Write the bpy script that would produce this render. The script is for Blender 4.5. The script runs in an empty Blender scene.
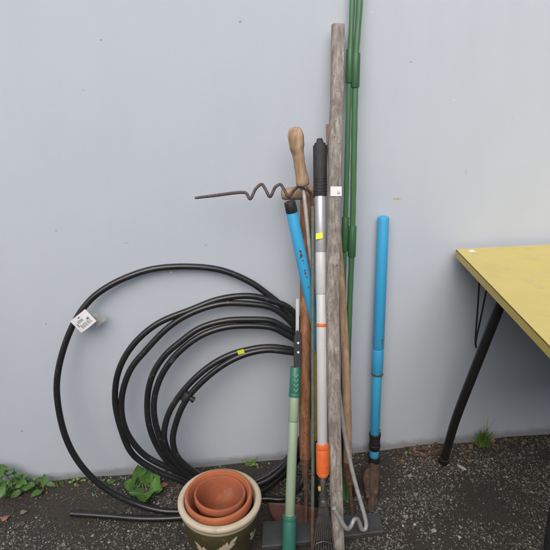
import bpy, math, random
import numpy as np
from math import sin, cos, pi, radians, sqrt, atan2
from mathutils import Vector, noise as mnoise
random.seed(7); rng = np.random.default_rng(7)
S = bpy.context.scene
COL = S.collection

# ------------------------------------------------------------------ camera frame
F = 550.0; CH = 1.30; CD = 1.497
YAW = radians(8); PIT = radians(22)
fw = Vector((sin(YAW)*cos(PIT), cos(YAW)*cos(PIT), -sin(PIT)))
rt = Vector((cos(YAW), -sin(YAW), 0)); up = rt.cross(fw)
CAM = Vector((0, -CD, CH))
def ray(x, y): return fw + rt*((x-275)/F) - up*((y-275)/F)
def G(x, y, z=0.0):                       # point on a level plane
    d = ray(x, y); return CAM + d*((z-CH)/d.z)
def W(x, y, dd=0.0):                      # point dd metres in front of the wall
    d = ray(x, y); return CAM + d*((-dd-CAM.y)/d.y)
def L(x, y, db, dt, zt, zmin=None):       # point on a plane leaning on the wall
    d = ray(x, y); k = (dt-db)/zt
    t = (-db - k*CAM.z - CAM.y)/(d.y + k*d.z)
    p = CAM + d*t
    if zmin is not None and p.z < zmin: p = G(x, y, zmin)
    return p
def gh(x, y):                             # ground height
    h = 0.006*mnoise.noise(Vector((x*3.1, y*3.1, 0.3))) + 0.003*mnoise.noise(Vector((x*11, y*11, 2.3)))
    h += 0.010*math.exp(-((y+0.0)/0.045)**2)*(0.6+0.5*mnoise.noise(Vector((x*6, 0, 5.1))))
    return h - 0.002

# ------------------------------------------------------------------ materials
def newmat(name):
    m = bpy.data.materials.new(name); m.use_nodes = True
    nt = m.node_tree; b = nt.nodes['Principled BSDF']
    return m, nt, b
def ramp(nt, fac, stops):
    r = nt.nodes.new('ShaderNodeValToRGB'); e = r.color_ramp.elements
    while len(e) < len(stops): e.new(0.5)
    for i, (p, c) in enumerate(stops):
        e[i].position = p; e[i].color = (c[0], c[1], c[2], 1) if len(c) == 3 else c
    nt.links.new(fac, r.inputs[0]); return r.outputs[0]
def coords(nt, scale=(1,1,1)):
    tc = nt.nodes.new('ShaderNodeTexCoord'); mp = nt.nodes.new('ShaderNodeMapping')
    mp.inputs['Scale'].default_value = scale
    nt.links.new(tc.outputs['Object'], mp.inputs[0]); return mp.outputs[0]
def nz(nt, vec, scale, detail=4, rough=0.55):
    n = nt.nodes.new('ShaderNodeTexNoise'); n.inputs['Scale'].default_value = scale
    n.inputs['Detail'].default_value = detail; n.inputs['Roughness'].default_value = rough
    nt.links.new(vec, n.inputs['Vector']); return n.outputs['Fac']
def mix(nt, fac, a, b, mode='MIX'):
    m = nt.nodes.new('ShaderNodeMix'); m.data_type = 'RGBA'; m.blend_type = mode
    for s, v in ((0, fac), (6, a), (7, b)):
        if hasattr(v, 'is_linked') or hasattr(v, 'node'): nt.links.new(v, m.inputs[s])
        elif s == 0: m.inputs[0].default_value = v
        else: m.inputs[s].default_value = (*v, 1)
    return m.outputs[2]
def bump(nt, b, h, strength=0.3, dist=0.002):
    bp = nt.nodes.new('ShaderNodeBump'); bp.inputs['Strength'].default_value = strength
    bp.inputs['Distance'].default_value = dist
    nt.links.new(h, bp.inputs['Height']); nt.links.new(bp.outputs[0], b.inputs['Normal'])
def simple(name, c, c2=None, scale=30, rough=0.5, stretch=(1,1,1), bstr=0.15, metal=0.0, dirt=None, dscale=60, dlo=0.62, dhi=0.7, bdist=0.001, detail=4, spec=0.5):
    m, nt, b = newmat(name); v = coords(nt, stretch)
    c2 = c2 or tuple(x*0.8 for x in c)
    n = nz(nt, v, scale, detail)
    col = ramp(nt, n, [(0.3, c2), (0.7, c)])
    if dirt:
        col = mix(nt, ramp(nt, nz(nt, v, dscale, 5, 0.65), [(dlo, (0,0,0)), (dhi, (1,1,1))]), col, dirt)
    nt.links.new(col, b.inputs['Base Color'])
    b.inputs['Roughness'].default_value = rough; b.inputs['Metallic'].default_value = metal
    b.inputs['Specular IOR Level'].default_value = spec
    if bstr: bump(nt, b, nz(nt, v, scale*3, 3), bstr, bdist)
    return m
def wood(name, dark, mid, light, zs=0.06, sc=120, bs=0.6, rough=0.85, spots=None):
    m, nt, b = newmat(name); v = coords(nt, (1, 1, zs))
    n1 = nz(nt, v, sc, 6, 0.65); n2 = nz(nt, coords(nt, (1, 1, 0.35)), sc*0.35, 4)
    col = ramp(nt, n1, [(0.28, dark), (0.48, mid), (0.72, light)])
    col = mix(nt, ramp(nt, n2, [(0.4, (0,0,0)), (0.75, (0.7,0.7,0.7))]), col, dark)
    if spots: col = mix(nt, ramp(nt, nz(nt, coords(nt), sc*0.8, 5, 0.7), [(0.6, (0,0,0)), (0.68, (1,1,1))]), col, spots)
    nt.links.new(col, b.inputs['Base Color']); b.inputs['Roughness'].default_value = rough
    b.inputs['Specular IOR Level'].default_value = 0.25
    bump(nt, b, n1, bs, 0.0015); return m

M = {}
M['hose'] = simple('black_poly', (0.016,0.017,0.018), (0.010,0.011,0.012), 25, 0.33, bstr=0.12, dirt=(0.075,0.073,0.068), dscale=55, dlo=0.60, dhi=0.78, spec=0.5)
M['black'] = simple('black_rubber', (0.018,0.018,0.019), (0.011,0.011,0.012), 40, 0.55, bstr=0.2)
M['grip'] = simple('charcoal_foam', (0.030,0.030,0.031), (0.018,0.018,0.019), 60, 0.75, bstr=0.3)
M['blue'] = simple('blue_enamel', (0.045,0.34,0.60), (0.040,0.315,0.57), 12, 0.42, bstr=0.05, dirt=(0.10,0.08,0.07), dscale=38, dlo=0.71, dhi=0.73, stretch=(1,1,0.6))
M['lgreen'] = simple('pale_green_plastic', (0.27,0.36,0.245), (0.245,0.33,0.225), 20, 0.45, bstr=0.05, dirt=(0.14,0.16,0.12), dscale=30, dlo=0.62, dhi=0.8)
M['dgreen'] = simple('jade_green_plastic', (0.035,0.17,0.125), (0.028,0.14,0.10), 30, 0.4, bstr=0.1, dirt=(0.10,0.17,0.13), dscale=30, dlo=0.6, dhi=0.8)
M['chev'] = simple('chevron_print', (0.25,0.38,0.28), None, 30, 0.5)
M['stake'] = simple('green_coated_steel', (0.070,0.175,0.078), (0.050,0.135,0.060), 30, 0.38, stretch=(1,1,0.15), bstr=0.2)
M['stake2'] = simple('green_sleeve', (0.038,0.120,0.050), (0.031,0.10,0.042), 30, 0.45, bstr=0.1)
M['alu'] = simple('brushed_aluminium', (0.50,0.50,0.515), (0.43,0.43,0.45), 60, 0.42, stretch=(1,1,0.04), metal=0.45, bstr=0.1)
M['white'] = simple('white_coated_tube', (0.52,0.52,0.52), (0.46,0.46,0.465), 20, 0.35, bstr=0.04, dirt=(0.33,0.32,0.31), dscale=28, dlo=0.66, dhi=0.8, stretch=(1,1,0.4))
M['orange'] = simple('orange_plastic', (0.72,0.16,0.035), (0.62,0.12,0.03), 20, 0.4, bstr=0.05, dirt=(0.3,0.09,0.04), dscale=35, dlo=0.62, dhi=0.78)
M['tine'] = simple('dull_steel', (0.16,0.155,0.15), (0.09,0.085,0.08), 60, 0.45, metal=0.6, bstr=0.2, dirt=(0.12,0.06,0.035), dscale=50)
M['silver'] = simple('galvanised_rod', (0.50,0.49,0.475), (0.34,0.33,0.32), 50, 0.45, metal=0.35, bstr=0.2)
M['rodgreen'] = simple('olive_grey_rod', (0.12,0.15,0.115), (0.075,0.095,0.07), 40, 0.55, bstr=0.2, dirt=(0.10,0.05,0.03), dscale=40, dlo=0.58, dhi=0.66)
M['rusty'] = simple('rusted_rod', (0.17,0.085,0.05), (0.07,0.04,0.028), 70, 0.8, bstr=0.5, dirt=(0.11,0.10,0.09), dscale=60)
M['coil'] = simple('rusted_wire', (0.095,0.065,0.055), (0.045,0.035,0.032), 70, 0.6, bstr=0.4, dirt=(0.15,0.12,0.10), dscale=60)
M['rustblade'] = simple('rusted_blade', (0.13,0.050,0.042), (0.065,0.033,0.03), 30, 0.7, bstr=0.5, dirt=(0.06,0.045,0.04), dscale=40, dlo=0.55)
M['rustorange'] = simple('flaking_rust', (0.085,0.052,0.036), (0.032,0.025,0.020), 45, 0.9, bstr=0.9, dirt=(0.20,0.09,0.04), dscale=24, dlo=0.60, dhi=0.68, bdist=0.003)
M['post'] = wood('weathered_grey_wood', (0.115,0.095,0.082), (0.26,0.235,0.21), (0.44,0.415,0.375), 0.05, 130, 0.7, spots=(0.10,0.085,0.07))
M['endgrain'] = simple('mossy_end_grain', (0.36,0.36,0.29), (0.24,0.23,0.17), 80, 0.9, bstr=0.6)
M['shaft'] = wood('oiled_brown_wood', (0.12,0.055,0.032), (0.25,0.118,0.062), (0.36,0.20,0.115), 0.05, 110, 0.35, 0.6, spots=(0.08,0.034,0.02))
M['handle'] = wood('worn_ash_handle', (0.20,0.12,0.07), (0.37,0.25,0.165), (0.48,0.36,0.25), 0.04, 130, 0.3, 0.7)
M['peel'] = wood('bare_pale_wood', (0.20,0.12,0.07), (0.40,0.28,0.18), (0.55,0.42,0.30), 0.10, 90, 0.5, 0.8)
M['terra'] = simple('terracotta', (0.43,0.130,0.048), (0.33,0.100,0.045), 14, 0.85, bstr=0.2, dirt=(0.20,0.08,0.05), dscale=26, dlo=0.58, dhi=0.75)
M['terra2'] = simple('terracotta_old', (0.37,0.104,0.040), (0.27,0.080,0.04), 16, 0.85, bstr=0.2, dirt=(0.17,0.07,0.045), dscale=22, dlo=0.55, dhi=0.72)
for _k in ('terra', 'terra2'):
    _m = M[_k]; _nt = _m.node_tree; _b = _nt.nodes['Principled BSDF']; _l = _b.inputs['Base Color'].links[0].from_socket
    _v = coords(_nt); _c = mix(_nt, ramp(_nt, nz(_nt, _v, 120, 5, 0.7), [(0.66, (0,0,0)), (0.72, (1,1,1))]), _l, (0.12,0.06,0.04))
    _c = mix(_nt, ramp(_nt, nz(_nt, _v, 11, 6, 0.75), [(0.52, (0,0,0)), (0.70, (0.45,0.45,0.45))]), _c, (0.50,0.36,0.27))
    _nt.links.new(_c, _b.inputs['Base Color'])
M['cream'] = simple('cream_glaze', (0.56,0.49,0.36), (0.48,0.41,0.29), 18, 0.5, bstr=0.15, dirt=(0.33,0.26,0.17), dscale=22, dlo=0.58, dhi=0.78)
M['olive'] = simple('olive_glaze', (0.070,0.062,0.024), (0.045,0.040,0.017), 14, 0.32, bstr=0.15, dirt=(0.12,0.11,0.06), dscale=40, dlo=0.6)
M['leafmark'] = simple('unglazed_leaf', (0.50,0.45,0.33), (0.42,0.37,0.26), 60, 0.7, bstr=0.2)
M['laminate'] = simple('yellow_laminate', (0.57,0.465,0.140), (0.53,0.43,0.13), 9, 0.42, bstr=0.0, dirt=(0.48,0.39,0.14), dscale=18, dlo=0.5, dhi=0.8)
_m = M['laminate']; _nt = _m.node_tree; _b = _nt.nodes['Principled BSDF']; _l = _b.inputs['Base Color'].links[0].from_socket
_c = mix(_nt, ramp(_nt, nz(_nt, coords(_nt, (1,0.02,1)), 130, 3, 0.6), [(0.70, (0,0,0)), (0.76, (0.35,0.35,0.35))]), _l, (0.36,0.29,0.12))
_c = mix(_nt, ramp(_nt, nz(_nt, coords(_nt), 75, 6, 0.8), [(0.66, (0,0,0)), (0.72, (0.5,0.5,0.5))]), _c, (0.30,0.23,0.10))
_nt.links.new(_c, _b.inputs['Base Color'])
_nt.links.new(ramp(_nt, nz(_nt, coords(_nt), 14, 5, 0.7), [(0.3, (0.30,)*3), (0.7, (0.55,)*3)]), _b.inputs['Roughness'])
for _k, _c2 in (('blue', (0.10,0.33,0.48)), ('white', (0.36,0.36,0.36)), ('lgreen', (0.20,0.25,0.18))):
    _m = M[_k]; _nt = _m.node_tree; _b = _nt.nodes['Principled BSDF']; _l = _b.inputs['Base Color'].links[0].from_socket
    _c = mix(_nt, ramp(_nt, nz(_nt, coords(_nt, (1,1,0.07)), 170, 4, 0.7), [(0.60, (0,0,0)), (0.72, (0.55,0.55,0.55))]), _l, _c2)
    _nt.links.new(_c, _b.inputs['Base Color'])
M['edging'] = simple('yellow_edging', (0.54,0.41,0.095), (0.48,0.36,0.08), 12, 0.45, bstr=0.05, dirt=(0.30,0.21,0.06), dscale=60, dlo=0.64, dhi=0.75)
M['seam'] = simple('brown_seam', (0.10,0.05,0.03), None, 30, 0.6)
M['tubeblack'] = simple('black_painted_steel', (0.017,0.016,0.016), (0.011,0.011,0.011), 30, 0.42, bstr=0.15, dirt=(0.07,0.05,0.04), dscale=40, dlo=0.66, dhi=0.75)
M['paper'] = simple('white_paper', (0.72,0.72,0.72), (0.66,0.66,0.68), 40, 0.6, bstr=0.0)
M['ink'] = simple('grey_ink', (0.07,0.07,0.08), None, 40, 0.6, bstr=0.0)
M['inkblue'] = simple('pale_print', (0.34,0.42,0.46), None, 40, 0.6, bstr=0.0)
M['ysticker'] = simple('fluorescent_sticker', (0.72,0.80,0.03), (0.66,0.74,0.03), 40, 0.5, bstr=0.0)
M['board'] = simple('slate_grey_board', (0.058,0.064,0.068), (0.036,0.040,0.042), 22, 0.7, stretch=(0.25,1,1), bstr=0.5, dirt=(0.036,0.030,0.025), dscale=18, dlo=0.5, dhi=0.7)
M['yellow'] = simple('yellow_paint', (0.55,0.36,0.05), None, 40, 0.5)
M['galv'] = simple('light_steel', (0.5,0.5,0.5), (0.4,0.4,0.4), 60, 0.4, metal=0.4)
M['stone'] = simple('pale_stone', (0.40,0.39,0.37), (0.30,0.29,0.27), 80, 0.9, bstr=0.4)
M['litter'] = simple('dead_leaf', (0.13,0.070,0.040), (0.065,0.038,0.025), 12, 0.8, bstr=0.2)
M['litter2'] = simple('pinkish_dead_leaf', (0.36,0.15,0.09), (0.22,0.09,0.06), 40, 0.8, bstr=0.2)
M['litter3'] = simple('tan_twig', (0.21,0.15,0.10), (0.13,0.09,0.06), 40, 0.8, bstr=0.2)
M['tape'] = simple('yellowed_tape', (0.60,0.59,0.54), (0.54,0.54,0.50), 60, 0.35, bstr=0.1)
M['tape'].node_tree.nodes['Principled BSDF'].inputs['Alpha'].default_value = 0.5
def leafmat(name, c, c2):
    m, nt, b = newmat(name); v = coords(nt)
    col = ramp(nt, nz(nt, v, 35, 3), [(0.35, c2), (0.65, c)])
    g = nt.nodes.new('ShaderNodeNewGeometry')
    col = mix(nt, ramp(nt, g.outputs['Random Per Island'], [(0.0, (0.55,0.55,0.55)), (0.5, (0.0,0.0,0.0))]), col, tuple(x*0.55 for x in c2))
    col = mix(nt, ramp(nt, g.outputs['Random Per Island'], [(0.7, (0,0,0)), (1.0, (0.6,0.6,0.6))]), col, (c[0]*1.9, c[1]*1.35, c[2]*1.2))
    col = mix(nt, ramp(nt, nz(nt, v, 160, 4), [(0.66, (0,0,0)), (0.72, (1,1,1))]), col, (0.16,0.12,0.05))
    nt.links.new(col, b.inputs['Base Color'])
    b.inputs['Roughness'].default_value = 0.5
    b.inputs['Subsurface Weight'].default_value = 0.0
    bump(nt, b, nz(nt, v, 200, 2), 0.3, 0.001); return m
M['leaf'] = leafmat('weed_leaf', (0.075,0.160,0.028), (0.042,0.095,0.020))
M['leaf2'] = leafmat('broad_leaf', (0.090,0.20,0.040), (0.055,0.135,0.030))
M['vein'] = simple('leaf_vein', (0.16,0.26,0.08), None, 40, 0.6, bstr=0)
M['grass'] = leafmat('grass_blade', (0.17,0.31,0.055), (0.10,0.21,0.035))

# wall
def wall_material():
    m, nt, b = newmat('painted_wall'); v = coords(nt)
    col = ramp(nt, nz(nt, v, 1.7, 4, 0.5), [(0.3, (0.445,0.490,0.550)), (0.7, (0.468,0.513,0.572))])
    col = mix(nt, ramp(nt, nz(nt, coords(nt, (1,1,0.25)), 9, 6, 0.6), [(0.45, (0,0,0)), (0.9, (0.35,0.35,0.35))]), col, (0.385,0.43,0.48))
    # sparse small knocks and specks
    vo = nt.nodes.new('ShaderNodeTexVoronoi'); vo.inputs['Scale'].default_value = 9
    nt.links.new(v, vo.inputs['Vector'])
    spk = ramp(nt, vo.outputs['Distance'], [(0.018, (1,1,1)), (0.04, (0,0,0))])
    gate = ramp(nt, nz(nt, v, 2.2, 2), [(0.5, (0,0,0)), (0.56, (1,1,1))])
    fac = mix(nt, 1.0, spk, gate, 'MULTIPLY')
    col = mix(nt, fac, col, (0.30,0.28,0.27))
    # dirt splashed up from the soil, uneven along the base
    sx = nt.nodes.new('ShaderNodeSeparateXYZ'); nt.links.new(v, sx.inputs[0])
    dn = nz(nt, v, 28, 5, 0.7)
    md = nt.nodes.new('ShaderNodeMath'); md.operation = 'MULTIPLY_ADD'
    md.inputs[1].default_value = -0.040; nt.links.new(dn, md.inputs[0]); nt.links.new(sx.outputs[2], md.inputs[2])
    splash = ramp(nt, md.outputs[0], [(0.0, (0.55,0.55,0.55)), (0.022, (0,0,0))])
    col = mix(nt, splash, col, (0.13,0.12,0.10))
    # individual scuffs: x, z, half width, half height, colour
    for px, py, hw, hh, c in ((397,199,0.020,0.0035,(0.36,0.27,0.10)), (208,186,0.0035,0.007,(0.55,0.47,0.08)),
                              (240,22,0.004,0.004,(0.25,0.2,0.18)), (411,62,0.006,0.003,(0.30,0.29,0.27)),
                              (372,12,0.006,0.004,(0.60,0.58,0.55)), (454,100,0.005,0.004,(0.62,0.60,0.56)),
                              (101,40,0.003,0.003,(0.2,0.2,0.2)), (84,90,0.006,0.004,(0.40,0.37,0.34)),
                              (127,243,0.010,0.003,(0.34,0.33,0.33)), (206,245,0.006,0.004,(0.36,0.34,0.33)),
                              (22,431,0.004,0.004,(0.22,0.2,0.19)), (466,172,0.006,0.016,(0.42,0.42,0.42)),
                              (512,120,0.005,0.018,(0.46,0.46,0.45)), (155,361,0.010,0.006,(0.60,0.59,0.56))):
        p = W(px, py)
        mp = nt.nodes.new('ShaderNodeMapping'); mp.vector_type = 'POINT'
        mp.inputs['Location'].default_value = (-p.x/hw, 0, -p.z/hh); mp.inputs['Scale'].default_value = (1/hw, 0.0, 1/hh)
        nt.links.new(v, mp.inputs[0])
        ln = nt.nodes.new('ShaderNodeVectorMath'); ln.operation = 'LENGTH'; nt.links.new(mp.outputs[0], ln.inputs[0])
        ad = nt.nodes.new('ShaderNodeMath'); ad.operation = 'MULTIPLY_ADD'; ad.inputs[1].default_value = 2.4
        nt.links.new(nz(nt, v, 160, 3), ad.inputs[0]); nt.links.new(ln.outputs['Value'], ad.inputs[2])
        f = ramp(nt, ad.outputs[0], [(0.0, (1,1,1)), (1.0, (0,0,0))])
        # ramp works on 0..1: shift so the core is below zero
        sb = nt.nodes.new('ShaderNodeMath'); sb.operation = 'SUBTRACT'; sb.inputs[1].default_value = 1.35
        nt.links.new(ad.outputs[0], sb.inputs[0])
        f = ramp(nt, sb.outputs[0], [(0.0, (0.8,0.8,0.8)), (0.8, (0,0,0))])
        col = mix(nt, f, col, c)
    nt.links.new(col, b.inputs['Base Color']); b.inputs['Roughness'].default_value = 0.8
    b.inputs['Specular IOR Level'].default_value = 0.12
    h = mix(nt, 0.5, nz(nt, v, 3.0, 3), nz(nt, v, 90, 3)); bump(nt, b, h, 0.25, 0.003)
    return m
M['wall'] = wall_material()
def ground_material():
    m, nt, b = newmat('dark_gritty_soil'); v = coords(nt)
    col = ramp(nt, nz(nt, v, 160, 6, 0.75), [(0.35, (0.011,0.010,0.008)), (0.52, (0.034,0.031,0.025)), (0.68, (0.10,0.094,0.080))])
    col = mix(nt, ramp(nt, nz(nt, v, 5, 4), [(0.42, (0,0,0)), (0.65, (0.8,0.8,0.8))]), col, (0.036,0.028,0.020))
    nt.links.new(col, b.inputs['Base Color']); b.inputs['Roughness'].default_value = 0.8
    bump(nt, b, nz(nt, v, 140, 5, 0.7), 0.9, 0.004); return m
M['ground'] = ground_material()
def chip_material():
    m, nt, b = newmat('stone_chips')
    g = nt.nodes.new('ShaderNodeNewGeometry')
    col = ramp(nt, g.outputs['Random Per Island'], [(0.0, (0.020,0.018,0.015)), (0.40, (0.070,0.067,0.056)), (0.72, (0.155,0.150,0.125)), (0.94, (0.27,0.26,0.225)), (1.0, (0.40,0.39,0.36))])
    nt.links.new(col, b.inputs['Base Color']); b.inputs['Roughness'].default_value = 0.75
    return m
M['chips'] = chip_material()
M['shade_fence'] = wood('shade_fence_boards', (0.07,0.066,0.062), (0.12,0.113,0.106), (0.17,0.16,0.15), 0.05, 30, 0.4)

# ------------------------------------------------------------------ mesh building
class B:
    def __init__(s): s.v = []; s.f = []; s.sm = []; s.mi = []
    def add(s, vs, fs, smooth=True, mi=0):
        o = len(s.v); s.v += [tuple(x) for x in vs]
        for f in fs: s.f.append(tuple(o+i for i in f)); s.sm.append(smooth); s.mi.append(mi)
    def tube(s, pts, rad, seg=14, caps=True, mi=0, squash=None):
        pts = [Vector(p) for p in pts]; n = len(pts)
        if not hasattr(rad, '__len__'): rad = [rad]*n
        T = []
        for i in range(n):
            a = pts[max(i-1,0)]; b = pts[min(i+1,n-1)]; t = (b-a)
            T.append(t.normalized() if t.length > 1e-9 else (T[-1] if T else Vector((0,0,1))))
        u = T[0].orthogonal().normalized(); vs = []
        for i in range(n):
            u = (u - T[i]*u.dot(T[i])).normalized(); w = T[i].cross(u)
            for k in range(seg):
                a = 2*pi*k/seg; vs.append(pts[i] + (u*cos(a) + w*sin(a))*rad[i])
        fs = [(i*seg+k, i*seg+(k+1)%seg, (i+1)*seg+(k+1)%seg, (i+1)*seg+k) for i in range(n-1) for k in range(seg)]
        s.add(vs, fs, True, mi)
        if caps:
            s.add(vs[:seg], [tuple(reversed(range(seg)))], False, mi); s.add(vs[-seg:], [tuple(range(seg))], False, mi)
    def rod(s, a, b, r, r2=None, seg=18, bev=0.0012, mi=0):     # straight tube, softened ends
        a = Vector(a); b = Vector(b); r2 = r if r2 is None else r2; d = (b-a); l = d.length; d.normalize()
        e = min(bev, r*0.5, l*0.2)
        ps = [a, a+d*e*0.3, a+d*e, b-d*e, b-d*e*0.3, b]
        s.tube(ps, [r-e, r-e*0.3, r, r2, r2-e*0.3, r2-e], seg, True, mi)
    def lathe(s, prof, c, seg=56, mi=0, tilt=None, wob=0.0):
        c = Vector(c); vs = []
        for (r, z) in prof:
            for k in range(seg):
                a = 2*pi*k/seg; rr = r*(1+wob*mnoise.noise(Vector((cos(a)*1.3, sin(a)*1.3, z*9+c.x))))
                p = Vector((rr*cos(a), rr*sin(a), z))
                if tilt is not None: p = tilt @ p
                vs.append(c+p)
        n = len(prof)
        fs = [(i*seg+k, i*seg+(k+1)%seg, (i+1)*seg+(k+1)%seg, (i+1)*seg+k) for i in range(n-1) for k in range(seg)]
        s.add(vs, fs, True, mi)
    def box(s, lo, hi, bev=0.0, mi=0):
        x0,y0,z0 = lo; x1,y1,z1 = hi
        vs = [(x0,y0,z0),(x1,y0,z0),(x1,y1,z0),(x0,y1,z0),(x0,y0,z1),(x1,y0,z1),(x1,y1,z1),(x0,y1,z1)]
        s.add(vs, [(0,3,2,1),(4,5,6,7),(0,1,5,4),(1,2,6,5),(2,3,7,6),(3,0,4,7)], False, mi)
    def prism(s, poly, th, mi=0):                             # polygon of 3-D points, thickened along its normal
        P = [Vector(p) for p in poly]; n = Vector((0,0,0))
        for i in range(len(P)): n += P[i].cross(P[(i+1)%len(P)])
        n.normalize(); k = len(P)
        vs = [p+n*th/2 for p in P]+[p-n*th/2 for p in P]
        fs = [tuple(range(k)), tuple(reversed(range(k,2*k)))]+[(i, i+k, (i+1)%k+k, (i+1)%k) for i in range(k)]
        s.add(vs, fs, False, mi)
WORLD = {}
def link(name, b, mats, parent=None, base=None, bevel=None, subsurf=0):
    me = bpy.data.meshes.new(name)
    V = np.array(b.v, dtype=float)
    if parent is not None: o0 = WORLD[parent.name]
    elif base is not None: o0 = Vector(base)
    else: o0 = Vector((V[:,0].mean(), V[:,1].mean(), V[:,2].min()))
    V = V - np.array(o0)
    me.from_pydata([tuple(p) for p in V], [], b.f)
    me.polygons.foreach_set('use_smooth', b.sm); me.polygons.foreach_set('material_index', b.mi)
    for m in (mats if isinstance(mats, (list, tuple)) else [mats]): me.materials.append(M[m] if isinstance(m, str) else m)
    me.update(); ob = bpy.data.objects.new(name, me); COL.objects.link(ob)
    if parent is not None: ob.parent = parent
    else: ob.location = o0
    WORLD[ob.name] = o0
    if bevel:
        md = ob.modifiers.new('bevel', 'BEVEL'); md.width = bevel; md.segments = 2; md.limit_method = 'ANGLE'
    return ob
def tag(o, label, cat, group=None, kind=None):
    if label: o['label'] = label
    if cat: o['category'] = cat
    if group: o['group'] = group
    if kind: o['kind'] = kind
    return o
def empty(name, loc, label, cat, group=None):
    o = bpy.data.objects.new(name, None); COL.objects.link(o); o.location = loc
    o.empty_display_size = 0.05
    WORLD[o.name] = Vector(loc); return tag(o, label, cat, group)
def crom(pts, step=0.008):
    P = [Vector(p) for p in pts]; P = [P[0]*2-P[1]] + P + [P[-1]*2-P[-2]]; out = []
    for i in range(1, len(P)-2):
        p0, p1, p2, p3 = P[i-1], P[i], P[i+1], P[i+2]; n = max(2, int((p2-p1).length/step))
        t01 = max((p1-p0).length, 1e-5)**0.5; t12 = max((p2-p1).length, 1e-5)**0.5; t23 = max((p3-p2).length, 1e-5)**0.5
        m1 = (p2-p1) + t12*((p1-p0)/t01 - (p2-p0)/(t01+t12)); m2 = (p2-p1) + t12*((p3-p2)/t23 - (p3-p1)/(t12+t23))
        for k in range(n):
            t = k/n; out.append(p1*(2*t**3-3*t*t+1) + m1*(t**3-2*t*t+t) + p2*(-2*t**3+3*t*t) + m2*(t**3-t*t))
    out.append(P[-2]); return out
def lerp(a, b, t): return a*(1-t)+b*t
PX = 1.0/F
def pw(p): return (Vector(p)-CAM).dot(fw)*PX            # metres per photo pixel at that point

# ------------------------------------------------------------------ setting: ground and wall
xs = sorted(set([-40,-20,-10,-6,-4,-3,-2.4,-2,-1.6] + list(np.round(np.arange(-1.4,2.2,0.012),4)) + [2.4,2.8,3.4,5,8,14,25,40]))
ys = sorted(set([-40,-25,-15,-9,-6,-4,-3,-2.4,-2,-1.6,-1.3] + list(np.round(np.arange(-1.1,0.021,0.012),4)) + [0.06, 0.15]))
gb = B(); gv = [(x, y, gh(x, y)) for y in ys for x in xs]; nx = len(xs)
gb.add(gv, [(j*nx+i, j*nx+i+1, (j+1)*nx+i+1, (j+1)*nx+i) for j in range(len(ys)-1) for i in range(nx-1)])
tag(link('ground', gb, 'ground', base=(0,0,0)), None, None, kind='structure')

# chips of stone scattered in the soil
def chips():
    N = 60000
    X = rng.uniform(-1.15, 1.75, N*3); Y = rng.uniform(-0.85, -0.004, N*3)
    keep = []
    for x, y in zip(X, Y):
        n = mnoise.noise(Vector((x*4.2, y*4.2, 9.0))) + 0.5*mnoise.noise(Vector((x*14, y*14, 3.0)))
        if n + rng.normal()*0.26 > -0.04: keep.append((x, y))
        if len(keep) >= N: break
    ic = [(-1,-1,-1),(1,-1,-1),(1,1,-1),(-1,1,-1),(-1,-1,1),(1,-1,1),(1,1,1),(-1,1,1)]
    base = np.array(ic, dtype=float)*0.62
    fc = [(0,3,2,1),(4,5,6,7),(0,1,5,4),(1,2,6,5),(2,3,7,6),(3,0,4,7)]
    b = B(); V = []; Fc = []
    for i, (x, y) in enumerate(keep):
        r = min(0.0048, 0.0016*math.exp(abs(rng.normal())*0.36))*(1.0 if rng.random() > 0.004 else 2.2)
        q = base + rng.uniform(-0.32, 0.32, (8,3)); q *= np.array([rng.uniform(0.8,1.5), rng.uniform(0.7,1.1), rng.uniform(0.45,0.9)])*r
        a = rng.uniform(0, 6.28); tl = rng.normal()*0.35; ca, sa, ct, st = cos(a), sin(a), cos(tl), sin(tl)
        q = q @ np.array([[1,0,0],[0,ct,st],[0,-st,ct]]) @ np.array([[ca,sa,0],[-sa,ca,0],[0,0,1]])
        q += np.array([x, y, gh(x, y)+r*0.25]); o = 8*i
        V.append(q); Fc += [tuple(o+k for k in f) for f in fc]
    b.v = [tuple(p) for p in np.concatenate(V)]; b.f = Fc; b.sm = [False]*len(Fc); b.mi = [0]*len(Fc)
    tag(link('gravel', b, 'chips', base=(0,0,0)), 'pale stone chips scattered loosely over the dark soil', 'gravel', kind='stuff')
chips()

wb = B(); wb.box((-7, 0, -0.3), (9, 0.16, 2.75))
tag(link('wall', wb, 'wall', base=(0,0,0)), 'pale blue-grey painted wall behind the leaning garden tools', 'wall')
# unseen fence added behind the camera to shade the low part of the wall
fe = empty('shade_fence', (0, -3.1, 0), 'added dark timber boards, out of view, shading the low part of the wall', 'shade_fence')
fb = B()
x = -6.0
while x < 8.0:
    fb.box((x, -3.12, 0.02), (x+0.145, -3.10, 1.92+0.01*random.random())); x += 0.152
link('shade_paling', fb, 'shade_fence', fe)
for z in (0.35, 1.5):
    r_ = B(); r_.box((-6, -3.17, z), (8, -3.123, z+0.09)); link('shade_rail', r_, 'shade_fence', fe)

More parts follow.
